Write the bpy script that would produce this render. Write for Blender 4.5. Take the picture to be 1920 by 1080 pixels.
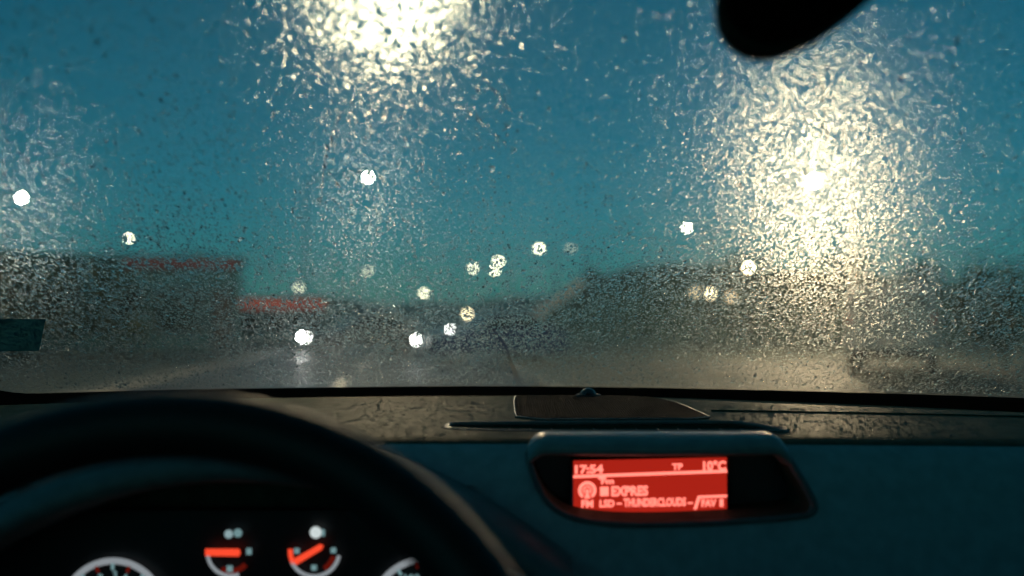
import bpy, bmesh, math, random
import numpy as np
from mathutils import Vector, Matrix

for _o in list(bpy.data.objects):
    bpy.data.objects.remove(_o)
R = math.radians
SC = bpy.context.scene
COL = SC.collection
EYE = 1.25                      # camera height above the road, metres

# ------------------------------------------------------------------ camera
cam_d = bpy.data.cameras.new("camera")
cam_d.lens = 35.0
cam_d.sensor_width = 36.0
cam_d.clip_start = 0.02
cam_d.clip_end = 3000.0
cam_d.dof.use_dof = True
cam_d.dof.focus_distance = 1.0
cam_d.dof.aperture_fstop = 2.7
cam = bpy.data.objects.new("camera", cam_d)
cam.location = (0, 0, EYE)
cam.rotation_euler = (R(90 + 1.841), 0, 0)
COL.objects.link(cam)
SC.camera = cam

# ------------------------------------------------------------------ sky
world = bpy.data.worlds.new("World")
SC.world = world
world.use_nodes = True
wn = world.node_tree
wn.nodes.clear()
sky = wn.nodes.new("ShaderNodeTexSky")
sky.sky_type = 'NISHITA'
sky.sun_disc = False
sky.sun_elevation = R(6.0)
sky.sun_rotation = R(200)
sky.air_density = 0.9
sky.dust_density = 0.2
sky.ozone_density = 4.0
grade = wn.nodes.new("ShaderNodeMix")            # blue-hour cast of the sky
grade.data_type = 'RGBA'
grade.blend_type = 'MULTIPLY'
grade.inputs[0].default_value = 1.0
grade.inputs[7].default_value = (0.20, 0.90, 0.80, 1)
deck = wn.nodes.new("ShaderNodeMix")             # even rain cloud over it
deck.data_type = 'RGBA'
deck.inputs[0].default_value = 0.3
deck.inputs[7].default_value = (0.14, 2.3, 2.95, 1)
bg = wn.nodes.new("ShaderNodeBackground")
bg.inputs[1].default_value = 0.080
wo = wn.nodes.new("ShaderNodeOutputWorld")
wn.links.new(sky.outputs[0], grade.inputs[6])
wn.links.new(grade.outputs[2], deck.inputs[6])
wn.links.new(deck.outputs[2], bg.inputs[0])
wn.links.new(bg.outputs[0], wo.inputs[0])

# ------------------------------------------------------------------ last light of the sun, behind thick cloud
sun_d = bpy.data.lights.new("sun", 'SUN')
sun_d.energy = 0.03
sun_d.angle = R(20)
sun_d.color = (1.0, 0.93, 0.85)
sun = bpy.data.objects.new("sun", sun_d)
sun.rotation_euler = (R(82), 0, R(20))
COL.objects.link(sun)

SC.view_settings.view_transform = 'Standard'
SC.view_settings.look = 'None'
SC.view_settings.exposure = 0.0
SC.view_settings.gamma = 1.0
SC.cycles.max_bounces = 7
SC.cycles.diffuse_bounces = 2
SC.cycles.glossy_bounces = 2
SC.cycles.transmission_bounces = 5
SC.cycles.transparent_max_bounces = 8
SC.cycles.sample_clamp_indirect = 40.0
SC.cycles.caustics_refractive = False
SC.cycles.caustics_reflective = False
SC.cycles.use_adaptive_sampling = True
SC.cycles.adaptive_threshold = 0.02
SC.cycles.adaptive_min_samples = 24
SC.cycles.use_denoising = True
SC.cycles.denoiser = 'OPENIMAGEDENOISE'

# ------------------------------------------------------------------ materials
def mat(name, col, rough=0.6, metal=0.0, emit=None, es=0.0, noise=None, bump=None, spec=0.5):
    """noise=(scale, amount): mottled colour; bump=(scale, strength)"""
    m = bpy.data.materials.new(name)
    m.use_nodes = True
    nt = m.node_tree
    p = nt.nodes["Principled BSDF"]
    p.inputs["Base Color"].default_value = (*col, 1)
    p.inputs["Roughness"].default_value = rough
    p.inputs["Metallic"].default_value = metal
    p.inputs["Specular IOR Level"].default_value = spec
    if emit:
        p.inputs["Emission Color"].default_value = (*emit, 1)
        p.inputs["Emission Strength"].default_value = es
    if noise or bump:
        tc = nt.nodes.new("ShaderNodeTexCoord")
    if noise:
        n = nt.nodes.new("ShaderNodeTexNoise")
        n.inputs["Scale"].default_value = noise[0]
        n.inputs["Detail"].default_value = 6
        nt.links.new(tc.outputs["Object"], n.inputs["Vector"])
        r = nt.nodes.new("ShaderNodeValToRGB")
        a = noise[1]
        r.color_ramp.elements[0].position = 0.3
        r.color_ramp.elements[1].position = 0.7
        r.color_ramp.elements[0].color = (*[c * (1 - a) for c in col], 1)
        r.color_ramp.elements[1].color = (*[min(1, c * (1 + a)) for c in col], 1)
        nt.links.new(n.outputs[0], r.inputs[0])
        nt.links.new(r.outputs[0], p.inputs["Base Color"])
    if bump:
        v = nt.nodes.new("ShaderNodeTexNoise")
        v.inputs["Scale"].default_value = bump[0]
        v.inputs["Detail"].default_value = 3
        nt.links.new(tc.outputs["Object"], v.inputs["Vector"])
        b = nt.nodes.new("ShaderNodeBump")
        b.inputs["Strength"].default_value = bump[1]
        b.inputs["Distance"].default_value = bump[2] if len(bump) > 2 else 0.002
        nt.links.new(v.outputs[0], b.inputs["Height"])
        nt.links.new(b.outputs[0], p.inputs["Normal"])
    return m

def emitter(name, col, s):
    m = bpy.data.materials.new(name)
    m.use_nodes = True
    nt = m.node_tree
    nt.nodes.clear()
    e = nt.nodes.new("ShaderNodeEmission")
    e.inputs[0].default_value = (*col, 1)
    e.inputs[1].default_value = s
    o = nt.nodes.new("ShaderNodeOutputMaterial")
    nt.links.new(e.outputs[0], o.inputs[0])
    return m

# ------------------------------------------------------------------ mesh helpers
def tag(o, label=None, cat=None, group=None, kind=None):
    if label: o["label"] = label
    if cat: o["category"] = cat
    if group: o["group"] = group
    if kind: o["kind"] = kind
    return o

def empty(name, loc, rz=0.0, label=None, cat=None, group=None):
    o = bpy.data.objects.new(name, None)
    o.location = loc
    o.rotation_euler = (0, 0, rz)
    o.empty_display_size = 0.1
    COL.objects.link(o)
    return tag(o, label, cat, group)

def link(name, me, m, parent=None, smooth=False):
    o = bpy.data.objects.new(name, me)
    if m is not None:
        for mm in (m if isinstance(m, (list, tuple)) else [m]):
            me.materials.append(mm)
    if smooth:
        me.polygons.foreach_set("use_smooth", [True] * len(me.polygons))
    COL.objects.link(o)
    if parent is not None:
        o.parent = parent
    return o

def pyd(name, v, f, m, parent=None, smooth=False):
    me = bpy.data.meshes.new(name)
    me.from_pydata([tuple(map(float, a)) for a in v], [], f)
    me.update()
    return link(name, me, m, parent, smooth)

def from_bm(name, bm, m, parent=None, smooth=False):
    bmesh.ops.recalc_face_normals(bm, faces=bm.faces)
    me = bpy.data.meshes.new(name)
    bm.to_mesh(me)
    bm.free()
    return link(name, me, m, parent, smooth)

def add_box(bm, c, s, rot=None, bev=0.0, seg=2):
    g = bmesh.ops.create_cube(bm, size=1.0)
    vs = g["verts"]
    bmesh.ops.scale(bm, vec=s, verts=vs)
    if bev > 0:
        es = list({e for v in vs for e in v.link_edges})
        r = bmesh.ops.bevel(bm, geom=es, offset=bev, segments=seg, affect='EDGES', profile=0.5)
        vs = list({v for f in r["faces"] for v in f.verts} | {v for v in vs if v.is_valid})
    if rot is not None:
        bmesh.ops.rotate(bm, cent=(0, 0, 0), matrix=rot, verts=vs)
    bmesh.ops.translate(bm, vec=c, verts=vs)
    return vs

def box(name, c, s, m, parent=None, rot=None, bev=0.0, seg=2, smooth=False):
    bm = bmesh.new()
    add_box(bm, c, s, rot, bev, seg)
    return from_bm(name, bm, m, parent, smooth)

def add_tube(bm, pts, rad, n=10, closed=False, cap=True):
    pts = [Vector(p) for p in pts]
    k = len(pts)
    rr = rad if isinstance(rad, (list, tuple)) else [rad] * k
    rings = []
    prev = None
    for i, p in enumerate(pts):
        if closed:
            t = (pts[(i + 1) % k] - pts[i - 1]).normalized()
        else:
            t = (pts[min(i + 1, k - 1)] - pts[max(i - 1, 0)]).normalized()
        if prev is None:
            a = Vector((0, 0, 1)) if abs(t.z) < 0.9 else Vector((1, 0, 0))
            u = t.cross(a).normalized()
        else:
            u = (prev - t * prev.dot(t)).normalized()
        prev = u
        w = t.cross(u)
        rings.append([bm.verts.new(p + (u * math.cos(2 * math.pi * j / n) + w * math.sin(2 * math.pi * j / n)) * rr[i]) for j in range(n)])
    m_ = k if closed else k - 1
    for i in range(m_):
        A, B = rings[i], rings[(i + 1) % k]
        for j in range(n):
            bm.faces.new((A[j], A[(j + 1) % n], B[(j + 1) % n], B[j]))
    if cap and not closed:
        bm.faces.new(rings[0][::-1])
        bm.faces.new(rings[-1])

def tube(name, pts, rad, m, parent=None, n=10, closed=False):
    bm = bmesh.new()
    add_tube(bm, pts, rad, n, closed)
    return from_bm(name, bm, m, parent, True)

def grid(name, rows, m, parent=None, smooth=True, thick=0.0):
    """rows: list of equally long point lists"""
    nr, nc = len(rows), len(rows[0])
    v = [p for r in rows for p in r]
    f = [(i * nc + j, i * nc + j + 1, (i + 1) * nc + j + 1, (i + 1) * nc + j) for i in range(nr - 1) for j in range(nc - 1)]
    o = pyd(name, v, f, m, parent, smooth)
    if thick:
        md = o.modifiers.new("thickness", 'SOLIDIFY')
        md.thickness = thick
        md.offset = 0
    return o

def copy_tree(o, parent=None):
    c = o.copy()
    COL.objects.link(c)
    c.parent = parent
    for ch in o.children:
        copy_tree(ch, c)
    return c

# luminous intensity of the two big lamps, and a factor for all the small ones
P_L1, P_L2, P_S = 390.0, 980.0, 0.2

rng = np.random.default_rng(7)
random.seed(7)

# ------------------------------------------------------------------ windshield surface
SL = R(30.0)
def ws(X, s, off=0.0):
    """a point of the windshield: X across the car, s metres up the slope, off metres outwards"""
    yb = 1.195 - 0.45 * X * X
    zb = 1.172 - 0.007 * max(0.0, X)
    return np.array([X, yb - s * math.cos(SL) + off * math.sin(SL), zb + s * math.sin(SL) + off * math.cos(SL)])
# ------------------------------------------------------------------ outside: ground, road, bank
def wet(name, col, r0, r1, scale, bump=0.3):
    """wet ground: roughness varies between puddled film and drained grain"""
    m = mat(name, col, 0.5, noise=(scale * 3, 0.35), bump=(scale * 40, bump, 0.01), spec=0.25)
    nt = m.node_tree
    p = nt.nodes["Principled BSDF"]
    tc = nt.nodes.new("ShaderNodeTexCoord")
    n = nt.nodes.new("ShaderNodeTexNoise")
    n.inputs["Scale"].default_value = scale
    n.inputs["Detail"].default_value = 4
    mr = nt.nodes.new("ShaderNodeMapRange")
    mr.inputs[1].default_value = 0.35
    mr.inputs[2].default_value = 0.65
    mr.inputs[3].default_value = r0
    mr.inputs[4].default_value = r1
    nt.links.new(tc.outputs["Object"], n.inputs["Vector"])
    nt.links.new(n.outputs[0], mr.inputs[0])
    nt.links.new(mr.outputs[0], p.inputs["Roughness"])
    return m

M = {}
M['lot'] = wet("wet_lot", (0.012, 0.020, 0.016), 0.6, 0.85, 0.25)
M['road'] = wet("wet_asphalt", (0.022, 0.024, 0.024), 0.3, 0.55, 0.35)
M['kerb'] = mat("kerb_stone", (0.07, 0.075, 0.07), 0.5, noise=(6, 0.25))
M['paint'] = mat("road_paint", (0.75, 0.75, 0.72), 0.4, noise=(9, 0.2))
M['grass'] = mat("bank_grass", (0.014, 0.05, 0.035), 0.9, noise=(1.2, 0.5), bump=(8, 0.8, 0.05))  # teal share of the green stands in for blue haze
M['steel'] = mat("painted_steel", (0.025, 0.027, 0.03), 0.6, 0.0, noise=(20, 0.2))
M['dark'] = mat("dark_metal", (0.03, 0.03, 0.032), 0.5, 0.3)
M['concrete'] = mat("concrete", (0.42, 0.41, 0.38), 0.8, noise=(5, 0.2), bump=(60, 0.3))
M['render'] = mat("wall_haze_tint", (0.03, 0.09, 0.10), 0.85, noise=(2, 0.2))  # blue-green colour stands in for sky-lit haze before the walls
M['roof'] = mat("roof_sheet", (0.03, 0.06, 0.065), 0.6, noise=(3, 0.3))
M['pane'] = mat("dark_window_pane", (0.01, 0.012, 0.014), 0.06)
M['bark'] = mat("bark", (0.05, 0.04, 0.03), 0.95, noise=(8, 0.4), bump=(30, 0.8, 0.02))
M['leaf'] = mat("wet_leaf", (0.022, 0.04, 0.018), 0.55, noise=(3, 0.5))
M['leaf2'] = mat("wet_conifer_leaf", (0.016, 0.032, 0.02), 0.6, noise=(3, 0.5))

tag(pyd("ground", [(-900, -60, 0), (900, -60, 0), (900, 1800, 0), (-900, 1800, 0)], [(0, 1, 2, 3)], M['lot']), kind="structure")

def rc(y):                       # centre line of the road
    return -1.6 - 0.09 * y + 0.00006 * y * y
ys = [float(v) for v in np.concatenate([np.arange(-40, 120, 5), np.arange(120, 520, 20)])]
tag(grid("road", [[(rc(y) - 3.75, y, 0.006), (rc(y), y, 0.03), (rc(y) + 3.75, y, 0.006)] for y in ys], M['road'], smooth=False), kind="structure")
for side in (-1, 1):
    r = []
    for y in ys:
        x = rc(y) + side * 3.76
        o_ = x + side * 0.16
        q = x + side * 1.9
        r.append([(x, y, 0.0), (x + side * 0.02, y, 0.13), (o_, y, 0.135), (o_ + side * .004, y, 0.128)])
    tag(grid("kerb", r, M['kerb'], smooth=False), kind="structure")
    tag(grid("pavement", [[(rc(y) + side * 3.924, y, 0.126), (rc(y) + side * 5.6, y, 0.12), (rc(y) + side * 5.66, y, -0.02)] for y in ys], M['lot'], smooth=False), kind="structure")
dash_me = None
for i in range(22):
    y = 4 + i * 7.0
    v = [(rc(yy) + dx, yy, 0.036) for yy, dx in ((y, -.07), (y, .07), (y + 3, .07), (y + 3, -.07))]
    tag(pyd("road_marking", v, [(0, 1, 2, 3)], M['paint']), kind="structure")

# grassy bank behind the lot on the passenger's side
def bank_z(x, y):
    # ridge line about y = 64, rising from the roadside at x = -2 to five metres at x = 9, then rolling on
    left = 1 / (1 + math.exp(-(x - 1.9 - 0.05 * (y - 60)) / 1.7))
    top = 4.3 + 1.0 * math.exp(-((x - 9.5) / 5) ** 2) - 0.3 * math.sin(x * 0.25) - 0.012 * max(0, x - 14)
    prof = 1 / (1 + math.exp(-(y - 57.5) / 1.9))
    back = 1 / (1 + math.exp((y - 105) / 6))
    n = 0.10 * math.sin(x * 1.7 + y * .6) + 0.07 * math.sin(x * 3.1 - y * 1.3)
    return -0.05 + (top + n) * left * prof * back
rows = [[(x, y, bank_z(x, y)) for x in np.arange(-5, 90, 0.9)] for y in np.concatenate([np.arange(46, 72, 1.0), np.arange(72, 125, 4.0)])]
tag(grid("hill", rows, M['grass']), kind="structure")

# low wooded ridge closing the far end of the road
def ridge_z(x):
    return 7.5 + 2.2 * math.sin(x * .021 + 1) + 1.1 * math.sin(x * .07) + .6 * math.sin(x * .23 + 2) + .35 * math.sin(x * .61)
rx = np.arange(-420, 421, 4.0)
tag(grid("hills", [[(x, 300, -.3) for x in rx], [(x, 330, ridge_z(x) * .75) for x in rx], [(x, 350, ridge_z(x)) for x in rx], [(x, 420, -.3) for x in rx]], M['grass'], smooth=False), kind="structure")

# ------------------------------------------------------------------ street lamps
def lens_mesh(r, flat=0.7):
    bm = bmesh.new()
    bmesh.ops.create_icosphere(bm, subdivisions=2, radius=r)
    bmesh.ops.scale(bm, vec=(1, 1, flat), verts=bm.verts)
    me = bpy.data.meshes.new("lens")
    bm.to_mesh(me)
    bm.free()
    me.polygons.foreach_set("use_smooth", [True] * len(me.polygons))
    return me
WARM = (1.0, 0.73, 0.43)
COOL = (1.0, 0.88, 0.66)

def lens(parent, loc, r, power, col, flat=0.7):
    me = lens_mesh(r, flat)
    o = link("lens", me, emitter("lamp_glow", col, power / (math.pi * r * r)), parent)
    o.location = loc
    return o

def street_lamp(head, pole_dx, power, label, col=WARM, r=0.16):
    """head: world position of the luminous bowl; pole_dx: sideways offset of the pole foot"""
    hx, hy, hz = head
    gx = hx + pole_dx
    gz = bank_z(gx, hy) if gx > -5 and hy > 46 and hy < 124 else 0.0
    gz = max(gz, 0.0)
    t = empty("street_lamp", (gx, hy, gz), 0, label, "street lamp", "street lamps along the wet road")
    H = hz + 0.28 - gz
    tube("pole", [(0, 0, 0), (0, 0, 0.9), (0, 0, 0.92), (0, 0, H - 0.5)], [0.085, 0.085, 0.06, 0.045], M['steel'], t)
    s = -pole_dx
    pts = [(0, 0, H - 0.5)] + [(s * (1 - math.cos(a)) * 0.97, 0, H - 0.5 + 0.45 * math.sin(a)) for a in np.linspace(0.15, math.pi / 2, 7)]
    tube("arm", pts, 0.035, M['steel'], t)
    bm = bmesh.new()
    add_box(bm, (s, 0, H - 0.09), (0.62, 0.3, 0.16), bev=0.05)
    from_bm("lamp_head", bm, M['steel'], t, True)
    lens(t, (s, 0, hz - gz), r, power, col)
    return t

def hung_lamp(head, power, label):
    hx, hy, hz = head
    t = empty("hanging_street_lamp", (hx, hy, 0), 0, label, "street lamp", "street lamps along the wet road")
    xa, xb = -14.0 - hx, 12.5 - hx
    for x in (xa, xb):
        tube("pole", [(x, 0, 0), (x, 0, 9.6)], [0.11, 0.07], M['steel'], t)
    for x in (xa, xb):
        tube("span_wire", [(x, 0, 9.4), (x * 0.5, 0, 8.86), (0, 0, 8.62)], 0.006, M['dark'], t, n=5)
    bm = bmesh.new()
    bmesh.ops.create_cone(bm, cap_ends=True, segments=20, radius1=0.27, radius2=0.09, depth=0.3, matrix=Matrix.Translation((0, 0, 8.36)))
    add_tube(bm, [(0, 0, 8.5), (0, 0, 8.63)], 0.02, 8)
    from_bm("lamp_head", bm, M['steel'], t, True)
    lens(t, (0, 0, hz), 0.2, power, WARM, 0.9)
    return t

hung_lamp((-2.46, 19.8, 8.02), P_L1, "large glaring lamp hung above the road, cut off by the top edge of the picture")
street_lamp((10.9, 35.86, 6.26), 1.4, P_L2, "brightest lamp in the view, glaring through rain on the passenger's side")
LAMPS = [
    ((-6.80, 46.8, 7.97), -2.9, 95, "single white lamp straight below the large hanging lamp, well above the road"),
    ((-22.18, 44.85, 6.77), -1.4, 150, "lamp at the far left edge above the dark low building"),
    ((-30.39, 78.8, 7.72), -1.4, 10, "small lone lamp between the far left one and the white one over the road"),
    ((2.57, 93.8, 7.99), 1.6, 22, "topmost lamp of the distant cluster over the road, left of the bank"),
    ((5.54, 93.8, 7.99), 1.6, 2.5, "faint lamp just right of the distant cluster, above the bank"),
    ((-1.54, 114.8, 8.02), 1.6, 30, "upper lamp of the touching pair in the distant cluster"),
    ((-2.31, 134.8, 7.97), 1.6, 45, "lower lamp of the touching pair in the distant cluster"),
    ((-5.08, 129.8, 8.00), -1.6, 30, "lamp at the left end of the distant cluster over the road"),
    ((12.83, 72.8, 8.01), 1.6, 40, "lamp above the bank, up and left of the brightest one's lower halo"),
    ((-19.8, 136.8, 8.0), -1.6, 12, "dim distant lamp low over the road, beneath the single white lamp"),
    ((-9.7, 110.0, 4.2), -0.8, 20, "low distant lamp right of the roadway's lit strip"),
    ((-25.7, 120.0, 5.2), -0.8, 12, "small low lamp above the orange red fascia"),
]
for h_, dx, p_, l_ in LAMPS:
    street_lamp(h_, dx, p_ * P_S, l_, COOL if p_ > 80 else (1, .86, .6), 0.26 if h_[1] > 85 else 0.10)

def post_lamp(x, y, z, power, label):
    g = max(0.0, bank_z(x, y)) if y > 46 else 0.0
    t = empty("post_lamp", (x, y, g), 0, label, "lamp", "post lamps at the foot of the bank")
    tube("post", [(0, 0, 0), (0, 0, z - g - 0.14)], 0.04, M['dark'], t)
    bm = bmesh.new()
    bmesh.ops.create_cone(bm, cap_ends=True, segments=16, radius1=0.2, radius2=0.05, depth=0.1, matrix=Matrix.Translation((0, 0, z - g + 0.19)))
    from_bm("lamp_cap", bm, M['dark'], t)
    lens(t, (0, 0, z - g), 0.13, power, (1, .82, .5), 1.0)
post_lamp(8.3, 45.0, 2.50, 1.0 * P_S, "leftmost and dimmest of the three low post lamps below the bank")
post_lamp(8.97, 45.0, 2.45, 3.5 * P_S, "middle and brightest of the three low post lamps below the bank")
post_lamp(9.88, 45.0, 2.30, 1.0 * P_S, "rightmost of the three low post lamps below the bank")
post_lamp(11.9, 50.0, 3.88, 14 * P_S, "taller bright post lamp between the low three and the brightest street lamp")
post_lamp(-2.25, 50.0, 1.55, 4 * P_S, "low lamp at the foot of the pale ramp wall beside the road")

# ------------------------------------------------------------------ pale ramp wall climbing the edge of the bank
t = empty("ramp_wall", (0, 0, 0), 0, "pale concrete ramp wall curving up the edge of the bank beside the road", "wall")
path = [(-2.0, 50.4), (-0.9, 52.4), (0.1, 54.6), (0.9, 56.8), (1.6, 58.8), (2.3, 60.4), (3.2, 61.8), (4.4, 63.0)]
for i in range(len(path) - 1):
    (xa, ya), (xb, yb) = path[i], path[i + 1]
    za, zb = bank_z(xa, ya) + 0.0, bank_z(xb, yb)
    dx, dy = xb - xa, yb - ya
    L = math.hypot(dx, dy)
    nx, ny = dy / L * 0.12, -dx / L * 0.12
    g = 0.012
    xa2, ya2 = xa + dx * g, ya + dy * g
    v = []
    for (x, y, z) in ((xa2, ya2, za), (xb, yb, zb)):
        for sx in (-1, 1):
            v += [(x + nx * sx, y + ny * sx, max(-.1, z - 0.5)), (x + nx * sx, y + ny * sx, z + 0.75)]
    pyd("wall_panel", v, [(0, 1, 3, 2), (4, 6, 7, 5), (0, 4, 5, 1), (2, 3, 7, 6), (1, 5, 7, 3), (0, 2, 6, 4)], M['concrete'], t)

# ------------------------------------------------------------------ low buildings on the driver's side
def sign_mat(name, col, s):
    m = mat(name, (0.10, 0.012, 0.012), 0.6, emit=col, es=s)
    return m
def low_building(name, loc, rz, w, d, h, fx0, fx1, fh, fcol, fs, label, nwin):
    t = empty(name, loc, rz, label, "building")
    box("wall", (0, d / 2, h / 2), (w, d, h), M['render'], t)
    box("roof", (0, d / 2 - 0.25, h + 0.09), (w + 0.5, d + 0.9, 0.18), M['roof'], t, bev=0.02)
    f = box("fascia", ((fx0 + fx1) / 2, -0.34, h - fh / 2 + 0.05), (fx1 - fx0, 0.2, fh), sign_mat(name + "_fascia", fcol, fs), t, bev=0.02)
    f["label"] = "dull red lit fascia band"
    ww = w / (nwin + 1)
    for i in range(nwin):
        x = -w / 2 + ww * (i + 1)
        fr = box("window_frame", (x, -0.03, h * 0.44), (ww * 0.78, 0.08, h * 0.5), M['dark'], t)
        pn = box("pane", (x, -0.08, h * 0.44), (ww * 0.7, 0.03, h * 0.44), M['pane'], fr)
    dr = box("door", (w / 2 - 0.7, -0.03, h * 0.34), (0.95, 0.08, h * 0.68), M['dark'], t)
    box("handle", (w / 2 - 1.05, -0.1, h * 0.33), (0.03, 0.05, 0.25), M['steel'], dr)
    return t
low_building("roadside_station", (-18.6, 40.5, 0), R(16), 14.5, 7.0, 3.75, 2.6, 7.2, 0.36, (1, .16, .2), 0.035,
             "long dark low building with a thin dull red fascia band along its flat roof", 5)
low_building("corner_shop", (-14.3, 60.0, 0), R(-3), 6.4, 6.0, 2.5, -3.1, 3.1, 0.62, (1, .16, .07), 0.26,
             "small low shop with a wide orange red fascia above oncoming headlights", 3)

# ------------------------------------------------------------------ trees
def tree(name, x, y, H, W_, label, leafm, seed, n=1500, trunk=0.3, conical=False, cat="tree"):
    g = max(0.0, bank_z(x, y)) if 46 < y < 124 and x > -5 else 0.0
    t = empty(name, (x, y, g), 0, label, cat, "trees beyond the wet glass")
    rs = np.random.default_rng(seed)
    bm = bmesh.new()
    lean = rs.uniform(-.15, .15, 2)
    add_tube(bm, [(lean[0] * k * H * .3, lean[1] * k * H * .3, H * k * 0.85) for k in (0, .3, .6, 1)], [trunk * H * .07, trunk * H * .055, trunk * H * .035, .02], 8)
    for k in range(7):
        a = rs.uniform(0, 6.28)
        z0 = H * rs.uniform(.3, .65)
        add_tube(bm, [(0, 0, z0), (math.cos(a) * W_ * .25, math.sin(a) * W_ * .25, z0 + H * .1), (math.cos(a) * W_ * .42, math.sin(a) * W_ * .42, z0 + H * .2)], [.05, .035, .012], 5)
    from_bm("trunk", bm, M['bark'], t, True)
    cl = []
    for k in range(26):
        zz = rs.uniform(.25, .97)
        wmax = (1.05 - zz) if conical else math.sqrt(max(.05, 1 - ((zz - .58) / .45) ** 2))
        a = rs.uniform(0, 6.28)
        r = W_ * .5 * wmax * math.sqrt(rs.uniform(.1, 1)) * .8
        cl.append((math.cos(a) * r, math.sin(a) * r, zz * H, W_ * rs.uniform(.09, .2)))
    ci = rs.integers(0, len(cl), n)
    C_ = np.array(cl)[ci]
    d = rs.normal(size=(n, 3)); d /= np.linalg.norm(d, axis=1)[:, None]
    pos = C_[:, :3] + d * (C_[:, 3] * rs.uniform(.4, 1.1, n))[:, None]
    s = rs.uniform(.08, .2, n) * (H / 6) ** .4
    u = rs.normal(size=(n, 3)); u /= np.linalg.norm(u, axis=1)[:, None]
    w = np.cross(u, d); w /= np.linalg.norm(w, axis=1)[:, None] + 1e-6
    V = np.stack([pos - u * s[:, None], pos + w * (s * .6)[:, None], pos + u * s[:, None], pos - w * (s * .6)[:, None]], 1).reshape(-1, 3)
    pyd("crown", V, [(4 * i, 4 * i + 1, 4 * i + 2, 4 * i + 3) for i in range(n)], leafm, t)
    return t
TREES = [
    ("broadleaf_tree", -26.5, 56, 4.9, 7.0, "dark tree at the far left, behind the long low building", 'leaf'),
    ("broadleaf_tree", -16.6, 54.5, 4.5, 5.5, "dark rounded tree behind the long low building's roof end", 'leaf'),
    ("broadleaf_tree", -21.5, 66, 4.9, 6.0, "small dark tree between the two low buildings", 'leaf'),
    ("conifer_tree", 5.3, 66, .8, 2.4, "low dark shrub at the bank's leading edge", 'leaf2'),
    ("broadleaf_tree", 15.5, 67, .9, 5.0, "low rounded shrub on the bank, left of the brightest lamp", 'leaf'),
    ("broadleaf_tree", 21.5, 65, .9, 6.0, "low rounded shrub on the bank, right of the brightest lamp", 'leaf'),
    ("conifer_tree", 27.5, 66, 1.2, 6.0, "dark bushy conifer on the bank near the right edge", 'leaf2'),
    ("broadleaf_tree", 33.0, 67, 1.2, 6.0, "rightmost dark shrub on the bank", 'leaf'),
    ("broadleaf_tree", -17.6, 35.2, 3.75, 5.2, "dark bushy tree in front of the long low building at the left edge", 'leaf'),
    ("broadleaf_tree", -14.4, 35.8, 3.3, 4.2, "lower dark bush in front of the long low building's windows", 'leaf'),
    ("broadleaf_tree", 12.6, 25.5, 2.6, 2.6, "dark bush beside the parked van at the right edge", 'leaf'),
]
for i, (n_, x, y, H, W_, l_, m_) in enumerate(TREES):
    tree(n_, x, y, H, W_, l_, M[m_], 40 + i, 1500, conical=(n_[0] == 'c'))
# ------------------------------------------------------------------ cars and the van
M['tyre'] = mat("tyre_rubber", (0.02, 0.02, 0.02), 0.85)
M['rim'] = mat("wheel_rim", (0.4, 0.4, 0.42), 0.35, 0.9)
M['carglass'] = mat("car_window", (0.008, 0.01, 0.012), 0.05)
M['plate'] = mat("number_plate_white", (0.6, 0.6, 0.55), 0.5)

def wheel(t, x, y, r):
    bm = bmesh.new()
    prof = [(0.10, r * .66), (0.11, r * .86), (0.085, r), (-0.085, r), (-0.11, r * .86), (-0.10, r * .66)]
    n = 24
    rings = [[bm.verts.new((x + p[0], y + math.cos(2 * math.pi * j / n) * p[1], r + math.sin(2 * math.pi * j / n) * p[1])) for j in range(n)] for p in prof]
    for a, b in zip(rings, rings[1:]):
        for j in range(n):
            bm.faces.new((a[j], a[(j + 1) % n], b[(j + 1) % n], b[j]))
    w = empty("wheel", (0, 0, 0)); w.parent = t
    from_bm("tyre", bm, M['tyre'], w, True)
    bm = bmesh.new()
    s = 1 if x > 0 else -1
    bmesh.ops.create_cone(bm, cap_ends=True, segments=20, radius1=r * .67, radius2=r * .6, depth=0.15,
                          matrix=Matrix.Translation((x, y, r)) @ Matrix.Rotation(s * math.pi / 2, 4, 'Y'))
    for k in range(5):
        a = k * 1.2566
        add_box(bm, (x + s * .085, y + math.cos(a) * r * .33, r + math.sin(a) * r * .33), (0.03, r * .5, 0.05), Matrix.Rotation(a, 3, 'X'))
    from_bm("rim", bm, M['rim'], w)

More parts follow.
